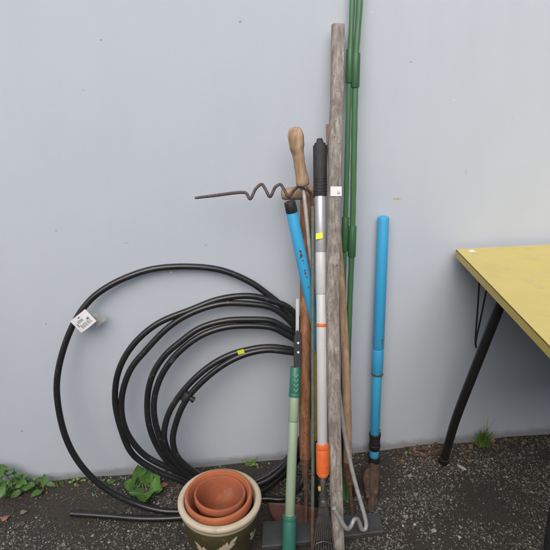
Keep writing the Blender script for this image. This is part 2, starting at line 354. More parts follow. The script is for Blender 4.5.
# ------------------------------------------------------------------ black hose coil
HR = 0.0092
def hose():
    path = []
    def seg(pts, db, dt, lift=0.0):
        for (x, y) in pts: path.append(L(x, y, db, dt, 0.75, HR+0.001+lift))
    # tail on the ground, running to the right behind the pot
    for (x, y) in ((71,513.5),(90,515),(109,516.5),(145,519),(182,518.5),(225,513),(262,500),(284,500)): path.append(G(x, y, HR+gh(*G(x,y,HR).xy[:])+0.0))
    seg([(299,487),(306,462),(307,420),(306,380),(303,345)], 0.10, 0.055)
    # loop two, outer strand
    seg([(298,319),(288,307.5),(272,301),(250,296),(220,299),(190,310),(157,324),(133,345),(119,370),(115,400),(121,429),(133,454),(153,469),(175,478.5),(196,486)], 0.125, 0.035)
    seg([(228,493),(250,489),(268,484),(286,474),(299,457),(307,430),(308,390),(306,355)], 0.115, 0.03)
    # big loose loop
    seg([(300,330),(285,309),(266,293),(250,282),(222,270.5),(190,266.5),(155,268.5),(130,276),(108,287),(90,301),(73,325),(60,362),(57,395),(66,438),(84,469),(109,491),(138,504.5),(164,511),(188,511)], 0.175, 0.02)
    seg([(225,505),(250,495),(266,488),(286,470),(299,450),(306,420),(307,380),(304,345)], 0.155, 0.045)
    # loop two, inner strand
    seg([(297,331),(288,319),(272,308),(250,304),(220,304),(190,314),(168,328),(146,350),(130,370),(121.5,400),(126,429),(145,455),(171,469),(196,479.5)], 0.125, 0.04)
    seg([(222,487),(252,482),(268,475),(286,465),(299,447),(307,420),(309,380),(305,350)], 0.14, 0.04)
    # loop three
    seg([(296,335),(285,328),(272,321),(250,319.5),(225,321),(200,328.5),(180,342),(165,355),(153,374),(147.5,398),(149,425),(160,451),(175,468.5),(196,481)], 0.135, 0.045)
    seg([(222,488),(254,485),(270,477),(286,467),(300,447),(308,415),(308,380),(303,352)], 0.15, 0.05)
    seg([(296,341),(285,334),(272,327.5),(250,325.5),(225,327.5),(203,335),(185,347),(171,361),(160,379),(154,402),(156,425),(166,449),(180,466),(200,480)], 0.145, 0.05)
    seg([(225,489),(256,481),(272,472),(287,459),(300,440),(308,410),(308,380),(304,360)], 0.16, 0.055)
    # loop four
    seg([(297,352),(285,348.5),(266,347),(247,350),(230,355),(213,364),(196,377.5),(180,395),(168,415),(164,437),(170,454),(185,471),(204,482)], 0.15, 0.06)
    seg([(228,490),(258,484),(272,477),(287,463),(300,443),(309,412),(309,385),(305,366)], 0.165, 0.06)
    seg([(297,354),(285,351.5),(268,350),(250,353),(233,359.5),(216,370),(200,384),(187,399),(178,417),(173,440),(178,457),(193,471),(210,482),(230,487)], 0.16, 0.068)
    pts = crom(path, 0.010)
    pts = [p+Vector((mnoise.noise(Vector((i*0.05,0,0))), 0.6*mnoise.noise(Vector((i*0.05,5,0))), mnoise.noise(Vector((i*0.05,0,5)))))*0.0022 for i, p in enumerate(pts)]
    pts = [Vector((p.x, min(p.y,-HR-0.001), max(p.z, HR))) for p in pts]
    b = B(); b.tube(pts, HR, 16)
    # printed line / slit end
    o = link('garden_hose', b, 'hose', base=Vector((0.0,-0.10,0.0)))
    tag(o, 'coil of black poly pipe in loose loops leaning on the wall', 'hose')
    return o
hz = hose()
def quad_on(c, ex, ey, w, h, th=0.0006):
    c = Vector(c); b = B(); b.prism([c-ex*w/2-ey*h/2, c+ex*w/2-ey*h/2, c+ex*w/2+ey*h/2, c-ex*w/2+ey*h/2], th); return b
# paper tag with barcode
tc_ = L(84, 320, 0.175, 0.02, 0.75) + Vector((0,-0.0135,0.002))
nrm = Vector((0.05,-1,0.12)).normalized(); e0 = Vector((1,0,0)); e0 = (e0-nrm*e0.dot(nrm)).normalized(); e1 = nrm.cross(e0)*-1
if e1.z < 0: e1 = -e1
an = radians(36); ex = e0*cos(an)+e1*sin(an); ey = -e0*sin(an)+e1*cos(an)
tb = B()
nn = 8
for i in range(nn):           # gently curled paper
    x0 = -0.027+0.054*i/nn; x1 = x0+0.054/nn
    f0 = -0.9*x0*x0*6; f1 = -0.9*x1*x1*6
    A = [tc_+ex*x0-ey*0.023+nrm*f0, tc_+ex*x1-ey*0.023+nrm*f1, tc_+ex*x1+ey*0.023+nrm*f1, tc_+ex*x0+ey*0.023+nrm*f0]
    tb.prism(A, 0.0005)
tg = link('paper_tag', tb, 'paper', hz)
def onp(x, y): return tc_+ex*x+ey*y+nrm*(-5.4*x*x+0.0009)
kb = B()
def strip(bld, x0, x1, y0, y1):
    bld.prism([onp(x0,y0), onp(x1,y0), onp(x1,y1), onp(x0,y1)], 0.0003)
for k in range(13):
    x0 = -0.014+0.0026*k; strip(kb, x0, x0+(0.0006 if k % 3 else 0.0012), -0.016, -0.004 if x0 < 0.010 else 0.003)
for r in range(3): strip(kb, -0.020, -0.016, -0.006+r*0.004, -0.004+r*0.004)
strip(kb, -0.004, 0.001, 0.0145, 0.0175); strip(kb, 0.013, 0.019, -0.002, 0.001)
link('barcode', kb, 'ink', tg)
kb = B(); strip(kb, -0.014, 0.004, 0.002, 0.010); link('print', kb, 'inkblue', tg)
tp = B(); c0 = L(97, 320, 0.15, 0.01, 0.75)+Vector((0.002,0.002,0)); pl = []
for k in range(14):
    a = 2*pi*k/14; rr = 0.021*(1+0.25*sin(3*a+1)); pl.append(c0+Vector((rr*cos(a)*0.9, -0.004*sin(a), rr*sin(a))))
tp.prism(pl, 0.0004); link('tape', tp, 'tape', hz)
# yellow price sticker and small stub fitting
sp = L(241, 352.5, 0.15, 0.06, 0.75)+Vector((0,-HR-0.0045,0.0055))
sb_ = quad_on(sp, Vector((0.95,-0.05,0.25)).normalized(), Vector((-0.22,-0.10,0.95)).normalized(), 0.019, 0.024); link('price_sticker', sb_, 'ysticker', hz)
fp = L(187.5, 396.5, 0.16, 0.068, 0.75); fb2 = B()
fb2.rod(fp, L(193.5, 400, 0.17, 0.075, 0.75), 0.0065); fb2.rod(L(191.6, 399, 0.17, 0.074, 0.75), L(194.2, 400.3, 0.17, 0.076, 0.75), 0.0090)
fb2.rod(L(189, 393, 0.16, 0.068, 0.75), L(184, 401, 0.16, 0.068, 0.75), 0.0125)
link('pipe_fitting', fb2, 'black', hz)
tb2 = B(); p = L(171,270.5,0.175,0.02,0.75)+Vector((0,-HR,0.0)); tb2.rod(p, p+Vector((0.0006,-0.002,-0.006)), 0.0011); link('staple', tb2, 'galv', hz)

# ------------------------------------------------------------------ weathered timber post
POST = (0.385, 0.035, 1.38)
def post():
    top = L(337.5, 25, *POST); bot = L(335.5, 561, *POST); bot.z = 0.004
    root = empty('timber_post', bot, 'tall weathered grey timber post with splintered edges leaning on the wall', 'post')
    ax = (top-bot).normalized(); ex = Vector((1,0,0)); ex = (ex-ax*ex.dot(ax)).normalized(); ey = ax.cross(ex)
    tab = [L(x_, y_, *POST) for x_, y_ in ((339.5,565),(337.6,545),(335.2,480),(333,400),(332.1,300),(333.9,200),(334.9,140),(336.8,95),(338,25))]
    PZS = [q.z for q in tab]; PXS = [q.x for q in tab]
    b = B(); n = 90; ring = []
    prof = [(-1,-1),(-0.3,-1),(0.35,-1),(1,-1),(1,-0.3),(1,0.4),(1,1),(0.3,1),(-0.4,1),(-1,1),(-1,0.3),(-1,-0.4)]
    for i in range(n+1):
        t = i/n; c = lerp(bot, top, t); c = c + ex*(float(np.interp(c.z, PZS, PXS))-c.x)
        hw = 0.0170*(1+0.04*sin(t*5)); hd = 0.0145
        for j, (a, d) in enumerate(prof):
            q = mnoise.noise(Vector((a*2, d*2, t*26)))*0.0011 + mnoise.noise(Vector((a*5, d*5, t*90)))*0.0006
            corner = 0.84 if abs(a) == 1 and abs(d) == 1 else 1.0
            cq = 1.0-(0.05*max(0, mnoise.noise(Vector((a*9, d*9, t*14)))) if corner < 1 else 0)
            ring.append(c + ex*(a*hw*corner*cq+q) + ey*(d*hd*corner*cq+q))
    m = len(prof)
    b.add(ring, [(i*m+k, i*m+(k+1)%m, (i+1)*m+(k+1)%m, (i+1)*m+k) for i in range(n) for k in range(m)], False)
    b.add(ring[:m], [tuple(reversed(range(m)))], False)
    link('shaft', b, 'post', root)
    e = B(); tr = ring[-m:]; cc = top+ax*0.001
    e.add(tr+[cc], [(k, (k+1)%m, m) for k in range(m)], False); link('end_grain', e, 'endgrain', root)
    c = L(334.3, 191.5, *POST) - ey*0 ; nf = -(ey if ey.y > 0 else -ey)
    c = c + nf*0.0192
    st = quad_on(c, ex, ax, 0.029, 0.024); s_ = link('price_sticker', st, 'paper', root)
    k = B()
    for dx, dz, w, h in ((0.006,-0.006,0.008,0.0016),(0.007,-0.0025,0.006,0.0013),(0.004,0.001,0.002,0.0013)):
        q = quad_on(c+nf*0.0006+ex*dx+ax*dz, ex, ax, w, h, 0.0003); k.add(q.v, q.f, False)
    link('print', k, 'ink', s_)
post()

# ------------------------------------------------------------------ generic leaning rod in pieces
def pieces(root, plane, spec):
    """spec rows: name, material, (x0,y0), (x1,y1), width_px0[, width_px1]"""
    out = []
    for row in spec:
        nm, mt, a, c, w0 = row[:5]; w1 = row[5] if len(row) > 5 else w0
        pa = L(*a, *plane); pc = L(*c, *plane); b = B()
        b.rod(pa, pc, w0*pw(pa)/2, w1*pw(pc)/2, 22); out.append(link(nm, b, mt, root))
    return out

# green garden stakes
def stakes():
    pl = (0.19, 0.025, 1.5)
    data = [('slimmer green steel stake, left one of the pair beside the timber post',
             [(353,-95),(352.3,0),(350.2,52),(349,84),(347.3,150),(345.5,218),(344.3,252),(343.6,300),(343,400),(343.5,507)], 4.6, [(350.2,49),(349,83)], [(345.6,217),(344.3,251)]),
            ('thicker green steel stake, right one of the pair beside the timber post',
             [(361,-95),(359.7,0),(356,55),(355.2,86),(354,150),(352.6,226),(351.6,256),(349.6,310),(347.4,400),(347.5,513)], 5.4, [(356,53),(355.1,87.5)], [(352.6,226),(351.6,256.5)])]
    for k, (lab, pts, w, s1, s2) in enumerate(data):
        dd = 0.0 if k == 0 else 0.004
        P = [L(x, y, pl[0]+dd, pl[1]+dd, pl[2]) for x, y in pts]; P[-1].z = -0.01
        root = empty('garden_stake', P[-1], lab, 'stake', 'green garden stakes')
        b = B(); q = crom(P, 0.02)
        b.tube(q, [w*0.5*0.0029*(1+0.05*sin(i*1.9)) for i in range(len(q))], 12); link('rod', b, 'stake', root)
        for s in (s1, s2):
            bb = B(); bb.rod(L(*s[0], pl[0]+dd, pl[1]+dd, pl[2]), L(*s[1], pl[0]+dd, pl[1]+dd, pl[2]), (7.6 if k else 6.8)*0.5*0.0029); link('sleeve', bb, 'stake2', root)
stakes()

# leaf rake with telescopic tube
RK = (0.415, 0.07, 1.1)
def rake():
    bot = L(324, 566, *RK)
    root = empty('leaf_rake', (bot.x, bot.y, 0.0), 'telescopic rake with white tube, orange collar and black grip standing tines down', 'rake')
    pieces(root, RK, [('grip','grip',(320,145.5),(320.2,196),14.2,13.4), ('hang_tip','grip',(319.6,138.5),(320,146),5.5,9.5),
                      ('grip_end','grip',(319.8,143),(320,150),11,13.6),
                      ('upper_tube','alu',(320.2,195),(320.9,252),11.4), ('white_tube','white',(320.8,248),(321.4,293.5),11.0),
                      ('white_tube','white',(321.4,293.7),(322.3,444),10.4), ('seam_ring','orange',(321.6,322.8),(321.6,326.2),11.2),
                      ('collar','orange',(322.3,443),(322.6,449),12.6,13.4),('collar','orange',(322.6,449),(322.8,472),13.4,13),('collar','orange',(322.8,472),(322.8,476.5),13,9.5),
                      ('neck','tine',(322.8,476),(323.2,500),5.5,7.0)])
    gb_ = B()
    for k in range(5):
        a = L(320.2, 178+k*3.2, *RK); bb = L(320.2, 179.2+k*3.2, *RK); gb_.rod(a, bb, 7.0*pw(a))
    link('grip_ribs', gb_, 'black', root)
    s = L(319.3, 236, RK[0]+0.0185, RK[1]+0.0185, RK[2]); ax = (L(320,190,*RK)-L(322,400,*RK)).normalized()
    link('price_sticker', quad_on(s, Vector((1,0,0.1)).normalized(), ax, 0.018, 0.015), 'ysticker', root)
    m = B(); a = L(318.5,484,*RK)+Vector((0,-0.01,0)); m.rod(a, L(319,488,*RK)+Vector((0,-0.01,0)), 0.0042); link('marker', m, 'yellow', root)
    hub = L(323.2, 499, *RK)
    w = B(); w.rod(hub, L(323.4,505,*RK), 0.010, 0.013); link('tine_socket', w, 'tine', root)
    n = 9
    for i in range(n):
        t = (i-(n-1)/2)/((n-1)/2)
        a = L(323.2+t*2.6, 501, RK[0]+0.004*abs(t), RK[1], RK[2])
        c = L(323.8+t*11.5, 552, RK[0]-0.004*(1-abs(t)), RK[1], RK[2]); mid = L(323.6+t*6.2, 522, *RK)
        e = L(324+t*15, 566, *RK); e.z = max(e.z, 0.012); hk = e + Vector((0, -0.014, -0.011))
        b = B(); q = crom([a, mid, c, e, hk], 0.006); b.tube(q, 0.0021, 7); link('tine', b, 'tine', root)
    b = B(); q = crom([L(315.6,543,*RK)+Vector((0,-0.003,0)), L(323.7,540.5,*RK)+Vector((0,-0.003,0)), L(331.8,543,*RK)+Vector((0,-0.003,0))], 0.006); b.tube(q, 0.0016, 7); link('tie_wire', b, 'tine', root)
rake()

# jade and pale green long handled tool
LP = (0.40, 0.12, 0.72)
def lopper():
    bot = L(287.6, 575, *LP)
    root = empty('garden_lopper', (bot.x, bot.y, 0.0), 'upturned long handled cutter with pale green tube and dark green end sleeves', 'garden tool')
    pieces(root, LP, [('tube','lgreen',(294.4,395),(293.4,421),9.9), ('tube','lgreen',(293.4,421.4),(289.7,517),9.5,10.0),
                      ('sleeve','dgreen',(295.4,367),(294.5,393.5),10.2,11), ('sleeve_ring','dgreen',(294.55,393),(294.4,396.5),11.8),
                      ('sleeve','dgreen',(289.7,518),(288.2,574),13.4,14.4), ('sleeve_ring','dgreen',(289.75,515),(289.65,519.5),14.2)])
    # chevrons
    cb = B(); fr = Vector((0,-1,0.25)).normalized()
    for k in range(4):
        y = 373.5+k*4.7
        for sgn in (-1, 1):
            a = L(295.1, y+2.2, *LP)+fr*0.0155; c = L(295.1+sgn*2.3, y-0.6, *LP)+fr*0.0145; cb.rod(a, c, 0.0010, None, 6)
    link('chevron', cb, 'chev', root)
    a = [L(x, y, *LP) for x, y in ((294,368),(293.8,352),(294.3,336),(297,330),(301,333),(301.5,352),(301,368))]
    b = B(); b.prism(a, 0.006); link('jaw', b, 'black', root, bevel=0.001)
    a = [L(x, y, LP[0]-0.006, LP[1]-0.006, LP[2]) for x, y in ((295.6,340),(295.8,301),(296.4,298.5),(298.6,299),(299,318),(298.8,340))]
    b = B(); b.prism(a, 0.003); link('blade', b, 'galv', root)
    for y in (342.5, 351.8):
        p = L(298, y, *LP)+Vector((0,-0.003,0)); b = B(); b.rod(p, p+Vector((0,-0.0035,0.001)), 0.0038, 0.0028, 12); link('rivet', b, 'paper', root)
lopper()

# T-handled spade with a rusted blade
SP = (0.30, 0.055, 1.02)
def spade():
    bot = L(304, 541, *SP)
    root = empty('old_spade', (bot.x, bot.y, 0.0), 'old rusty spade with brown wooden shaft and crossbar handle', 'spade')
    P = [L(306.3,196,*SP), L(306,260,*SP), L(305.2,340,*SP), L(304.8,400,*SP), L(305,458,*SP)]
    b = B(); q = crom(P, 0.015); b.tube(q, [(0.0160+0.0008*sin(i*0.21))*(1+0.03*mnoise.noise(Vector((i*0.5,0,0)))) for i in range(len(q))], 18); link('shaft', b, 'shaft', root)
    a = L(281.8,194.5,*SP); c = L(316,192,*SP); b = B(); q = [lerp(a, c, i/12) for i in range(13)]
    b.tube(q, [0.0150+0.0028*sin(pi*i/12)+(0.0 if 0 < i < 12 else -0.002) for i in range(13)], 16); link('crossbar', b, 'handle', root)
    b = B(); P = [L(305,452,*SP), L(305.2,470,*SP), L(305.8,484,*SP), L(306,500,*SP), L(305.6,538,*SP)]
    b.tube(crom(P, 0.008), [0.0148]*2+[0.0146-min(1, i/12)*0.0095 for i in range(len(crom(P, 0.008))-2)], 14); link('socket', b, 'rusty', root)
    b = B(); b.tube(crom([L(305.8,480,*SP)+Vector((0,-0.008,0)), L(308.5,489,*SP)+Vector((0,-0.012,0)), L(312.5,499,*SP)+Vector((0,-0.01,0))], 0.006), 0.0034, 8); link('strap', b, 'tine', root)
    # dished blade
    b = B(); rows = 12; cols = 16; vs = []
    for i in range(rows+1):
        t = i/rows
        xl = 268 + 17*t**1.7 - 1.5*sin(pi*t); xr = 321 - 5*t**2; y0 = 502.5; y1 = 538
        for j in range(cols+1):
            u = j/cols; x = lerp(xl, xr, u); y = lerp(y0+6*u*u, y1-8*(1-u)**2*1.0, t)
            k = 0.30+0.028*sin(pi*u)*0.8+0.010*t - 0.035
            vs.append(L(x, y, k, 0.055, 1.02))
    fs = [(i*(cols+1)+j, i*(cols+1)+j+1, (i+1)*(cols+1)+j+1, (i+1)*(cols+1)+j) for i in range(rows) for j in range(cols)]
    b.add(vs, fs); o = link('blade', b, 'rustblade', root)
    md = o.modifiers.new('t', 'SOLIDIFY'); md.thickness = 0.003
spade()

# blue leaning pole with black cap
def bluepole():
    pl = (0.178, 0.145, 0.92)
    top = L(289.5, 201, *pl); bot = L(351.5, 503, *pl); bot.z = 0.003
    root = empty('blue_pole', bot, 'blue metal pole with black end cap leaning sideways over the brown spade shaft', 'pole')
    pieces(root, pl, [('upper_tube','blue',(291.5,211),(323,360),11.4,11.2), ('lower_tube','blue',(322.6,358),(333.0,410),8.6,8.4), ('sleeve','black',(332.6,408),(336,425),9.4), ('lower_tube','black',(336,425),(350.3,496),8.4), ('cap','black',(289.6,201.8),(291.9,212.3),11.5,12.1)])
    k = B(); k.rod(L(350,494,*pl), bot, 0.0125, 0.0135); link('foot', k, 'black', root)
    # chipped paint patches, dark bare steel standing in the surface
    c = B()
    for (x, y, r) in ((298.6,250,1.5),(299.6,253.5,1.9),(298.9,256.2,1.0),(301,258.6,1.3),(303.1,268.5,1.1),(303.7,271.5,1.7),(304.6,275,1.0),(306.5,285.5,0.9),(302,262,0.5),(297.5,246.5,0.5)):
        p = L(x, y, *pl); fr = (CAM-p).normalized(); fr = Vector((0.1,-1,0.1)).normalized()
        pol = []
        for i in range(11):
            a = 2*pi*i/11; rr = r*pw(p)*(0.50+0.75*random.random()); pol.append(p+fr*0.0170+Vector((cos(a)*rr*0.7,-0.0,sin(a)*rr*1.25)))
        c = B(); c.prism(pol, 0.0005); link('paint_chip', c, 'rusty', root)
bluepole()

# upright blue pole on the right
def bluepole2():
    pl = (0.055, 0.022, 0.87); bot = L(374, 461, *pl); bot.z = 0.0
    root = empty('blue_pole', bot, 'blue telescopic pole standing alone against the wall right of the tools', 'pole')
    pieces(root, pl, [('upper_tube','blue',(383.4,217.5),(378.2,348),11.4,11.4), ('upper_tube','blue',(378.2,348.3),(377.1,373),11.4,11.2),
                      ('lower_tube','blue',(377.1,372),(374.7,437),9.6,9.2), ('sleeve','black',(374.9,434),(374.4,449),10.8), ('lower_tube','blue',(374.4,449),(374.1,457),9.4),
                      ('foot','black',(374.2,456),(373.8,461.5),10.4,11.2), ('sleeve_ring','black',(375,433),(374.9,436),11.8), ('sleeve_ring','black',(374.6,444),(374.4,446.5),11.8)])
    b = B(); a = L(383.45,217,*pl); 
    b.rod(a+Vector((0,0,0.0005)), a-Vector((0,0,0.004)), 10.6*pw(a)/2); link('plug', b, 'blue', root)
    c = B()
    for (x, y, r) in ((379.6,339,1.4),(379.4,342,1.1),(372.8,373.5,1.0),(376,374.2,1.2),(379.5,374,1.3),(381,373,0.8),(378.5,428,0.8),(375,429,0.6)):
        p = L(x, y, *pl); pol = []
        for i in range(9):
            aa = 2*pi*i/9; rr = r*pw(p)*(0.7+0.4*random.random()); pol.append(p+Vector((0.001,-0.0168 if y < 400 else -0.0145,0.003))+Vector((cos(aa)*rr*0.8,0,sin(aa)*rr*1.2)))
        c = B(); c.prism(pol, 0.0005); link('paint_chip', c, 'rusty', root)
    rb = B(); a = L(377.1,372.5,*pl); rb.rod(a, L(377.05,374.2,*pl), 11.5*pw(a)/2); link('joint_ring', rb, 'rusty', root)
bluepole2()

# long wooden handle behind the post
def hoe():
    pl = (0.27, 0.030, 1.28)
    bot = L(354.5, 552, *pl); bot.z = 0.0
    root = empty('long_handled_hoe', bot, 'long bare wooden handle with rusty ferrule slanting behind the timber post', 'hoe')
    P = [L(x, y, *pl) for x, y in ((329.5,124),(333,180),(337.5,240),(342,300),(345.3,360),(347,410),(348,468))]
    b = B(); q = crom(P, 0.02); b.tube(q, [0.0108+0.0022*min(1, i/len(q)*1.2) for i in range(len(q))], 16); link('handle', b, 'handle', root)
    b = B(); P = [L(x, y, *pl) for x, y in ((347.8,461),(348.8,476),(349.6,483))]; b.tube(crom(P, .01), 0.0152, 14); link('ferrule', b, 'rusty', root)
    b = B(); P = [L(x, y, *pl) for x, y in ((349.5,482),(351.5,505),(353.2,530),(354.5,556))]; q = crom(P, .01); b.tube(q, [0.0062-0.002*i/len(q) for i in range(len(q))], 10); link('neck', b, 'rusty', root)
    b = B(); a = [L(x, y, pl[0]-0.01, *pl[1:]) for x, y in ((338,556),(352,551),(366,556),(364,572),(340,572))]; 
    for p in a: p.z = max(p.z, 0.003)
    b.prism(a, 0.003); link('hoe_blade', b, 'rustblade', root, bevel=0.001)
hoe()

# thin yellow cane with blue tip
b_ = (0.22, 0.10, 0.65)
root = empty('thin_cane', Vector((L(315.3,500,*b_).x, -0.22, 0.0)), 'thin yellow cane with blue top and black foot just left of the white rake tube', 'cane')
pieces(root, b_, [('tip','blue',(315.2,325),(315.3,346),4.2), ('rod','yellow',(315.3,345.8),(315.6,440),3.4), ('foot','black',(315.6,440),(316,510),4.6)])
b_ = (0.165, 0.13, 0.3)
root = empty('thin_cane', Vector((L(351,516,*b_).x, -0.165, 0.0)), 'short thin yellow cane standing below the wooden handle ferrule', 'cane')
pieces(root, b_, [('rod','yellow',(350.2,484),(351,516),1.5)])

# corkscrew rod
def spiral_top():
    pl = (0.375, 0.10, 1.02)
    pts = [(194.8,198),(215,195.5),(241,192.4),(246,193),(250,199),(256,188.5),(261.5,184.2),(265.3,189),(269.8,196.8),(275.5,187),(280,184.3),(284,189.5),(288.5,196.8),(294.5,189.5),(301,185.2),(306.5,188.5),(311,194.5),(312.6,206),(312.8,240),(312.6,300),(312.8,380),(313,450),(312.6,508)]
    P = []
    for i, (x, y) in enumerate(pts):
        dd = 0
        if 3 <= i <= 16: dd = 0.012*cos((x-250)/18.5*2*pi*1.0)
        P.append(L(x, y, pl[0]+dd, pl[1]+dd+ (0.0 if i > 16 else 0.014), pl[2]))
    bot = L(312.2, 562, *pl); bot.z = -0.01
    root = empty('corkscrew_stake', bot, 'thin rusty metal stake whose corkscrew top sticks out left over the crossbar', 'plant stake')
    q = crom(P[:18], 0.004); b = B(); b.tube(q, [0.0040-0.0008*max(0, 1-i/12) for i in range(len(q))], 10); link('corkscrew', b, 'coil', root)
    b = B(); b.tube(crom(P[17:], 0.02), 0.0050, 10); link('rod', b, 'rodgreen', root)
    b = B(); b.tube([P[-1], L(312.3,535,*pl), bot], 0.0052, 10); link('rusty_foot', b, 'rusty', root)
spiral_top()

def spiral_low():
    pl = (0.335, 0.20, 0.6)
    rows = [(330,300,0),(334,345,0),(338.5,388,0),(341.8,415,0),(345.8,441,0),(352.3,471,0.01),(357,489,0.02),(361.3,504,0.035),(365.3,519,0.045),(366.2,525,0.05),(365,529.3,0.055),(362,529.3,0.06),(359.6,523.5,0.07),(357.2,519.3,0.08),(354,519.8,0.095),(351.4,525.5,0.11),(348,529,0.125),(345,526.8,0.135),(339.5,517.5,0.14),(334.3,508.5,0.145)]
    P = [L(x, y, pl[0]+d*0.68, pl[1]+d*0.68, pl[2]) for x, y, d in rows]
    b = B(); q = crom(P, 0.004); b.tube(q, [0.0066-0.0008*(i/len(q)) for i in range(len(q))], 14)
    root = empty('corkscrew_stake', Vector((P[-9].x, P[-9].y, 0.0)), 'silver metal rod ending in a wavy hook in front of the timber post foot', 'plant stake')
    link('rod', b, 'silver', root)
    c = B(); c.rod(P[-1], P[-1]+(P[-1]-P[-2]).normalized()*0.003, 0.0062); link('end_cap', c, 'galv', root)
spiral_low()

# peeled wooden handle on a steel rod
def poker():
    pl = (0.16, 0.12, 1.1)
    P = [L(x, y, *pl) for x, y in ((294.6,127.5),(295,130),(295.8,137),(296.5,145),(298,155),(300.2,168),(302,178),(302.8,184),(302.9,185.5))]
    root = empty('wood_handled_steel', Vector((L(328,480,*pl).x, -0.16, 0.0)), 'carved bare wooden grip on a slim steel rod, highest of the tool handles left', 'hand tool')
    b = B(); q = crom(P, 0.004); n = len(q); rr = []
    for i in range(n):
        t = i/(n-1); r = np.interp(t, [0,0.03,0.15,0.30,0.45,0.7,0.93,1.0], [0.011,0.0160,0.0205,0.0190,0.0145,0.0150,0.0180,0.0150]); rr.append(r)
    b.tube(q, rr, 9)
    b.v = [tuple(Vector(p)*1.0 + Vector((mnoise.noise(Vector(p)*60), mnoise.noise(Vector(p)*60+Vector((5,5,5))), 0))*0.0022) for p in b.v]
    b.sm = [False if random.random() < 0.0 else True]*len(b.f)
    link('grip', b, 'peel', root)
    b = B(); b.rod(L(302.9,185,*pl), L(303.2,189,*pl), 0.0105, 0.0085); link('ferrule', b, 'tine', root)
    b = B(); b.rod(L(303.4,187,*pl), L(333,486,*pl), 0.0050); link('rod', b, 'silver', root)
poker()

# grey board lying at the foot of the tools
def board():
    z = 0.020
    c = [G(262,508,z), G(372,501,z), G(382.5,520,z), G(384,523,z), G(262.5,540,z)]
    a, bq, cq, dq = G(263,521,z), G(378,512,z), G(384,531,z), G(262,547,z)
    root = None; b = B(); n = 40; vs = []
    th = 0.017
    for i in range(n+1):
        t = i/n
        A = lerp(a, bq, t); D_ = lerp(dq, cq, t); wv = 0.0012*mnoise.noise(Vector((t*12, 1, 0)))
        A = A+Vector((0,wv,0)); D_ = D_+Vector((0,wv*1.7+0.002*mnoise.noise(Vector((t*30,4,0))),0))
        e = 0.003
        r = [A+Vector((0,0,-e)), A+Vector((0,-e,0)), lerp(A,D_,0.33)+Vector((0,0,wv*0.6)), lerp(A,D_,0.66)+Vector((0,0,-wv*0.6)), D_+Vector((0,e,0)), D_+Vector((0,0,-e)), D_+Vector((0,0.001,-th)), A+Vector((0,-0.001,-th))]
        vs += r
    m = 8
    b.add(vs, [(i*m+k, (i+1)*m+k, (i+1)*m+(k+1)%m, i*m+(k+1)%m) for i in range(n) for k in range(m)], False)
    b.add(vs[:m], [tuple(range(m))], False); b.add(vs[-m:], [tuple(reversed(range(m)))], False)
    b.v = [(p[0], p[1], p[2]) for p in b.v]
    o = link('grey_board', b, 'board'); tag(o, 'dark grey worn board lying flat on the soil beneath the tools', 'board')
board()

# rusty upright iron head
def iron():
    root = empty('rusty_iron', Vector((G(371,518).x, G(371,518).y, 0.0)), 'flaking rusty iron tool head standing upright under the lone blue pole', 'tool head')
    pl = (0.243, 0.045, 0.22)
    def slab(name, L1, R1, bulge, seed, th):
        b = B(); vs = []; m = 9; rows = 40
        for i in range(rows+1):
            t = i/rows*(len(L1)-1); k = min(int(t), len(L1)-2); f = t-k
            jl = 1.3*mnoise.noise(Vector((i*0.45, seed, 0))); jr = 1.1*mnoise.noise(Vector((i*0.5, seed, 4)))
            l = L(lerp(L1[k][0],L1[k+1][0],f)+jl, lerp(L1[k][1],L1[k+1][1],f), *pl); r = L(lerp(R1[k][0],R1[k+1][0],f)+jr, lerp(R1[k][1],R1[k+1][1],f), *pl)
            for j in range(m+1):
                u = j/m; p = lerp(l, r, u)
                p = p+Vector((0,-bulge*sin(pi*u)-0.005*mnoise.noise(Vector((u*3,i*0.16,seed)))-0.003*mnoise.noise(Vector((u*7,i*0.6,seed))),0)); vs.append(p)
        b.add(vs, [(i*(m+1)+j, i*(m+1)+j+1, (i+1)*(m+1)+j+1, (i+1)*(m+1)+j) for i in range(rows) for j in range(m)])
        o = link(name, b, 'rustorange', root); md = o.modifiers.new('t', 'SOLIDIFY'); md.thickness = th; md.offset = 1
    slab('blade', [(370,463),(369.5,478),(369,492),(367.5,505),(366.5,519)], [(380.5,464),(380,476),(378.5,490),(377.5,505),(376.5,519)], 0.006, 1.0, 0.010)
    slab('side_plate', [(367,467),(363.5,473),(362.5,481),(364.5,489),(366.5,497)], [(371,465),(371,474),(370.5,482),(370,489),(369.5,497)], 0.010, 5.0, 0.006)
iron()


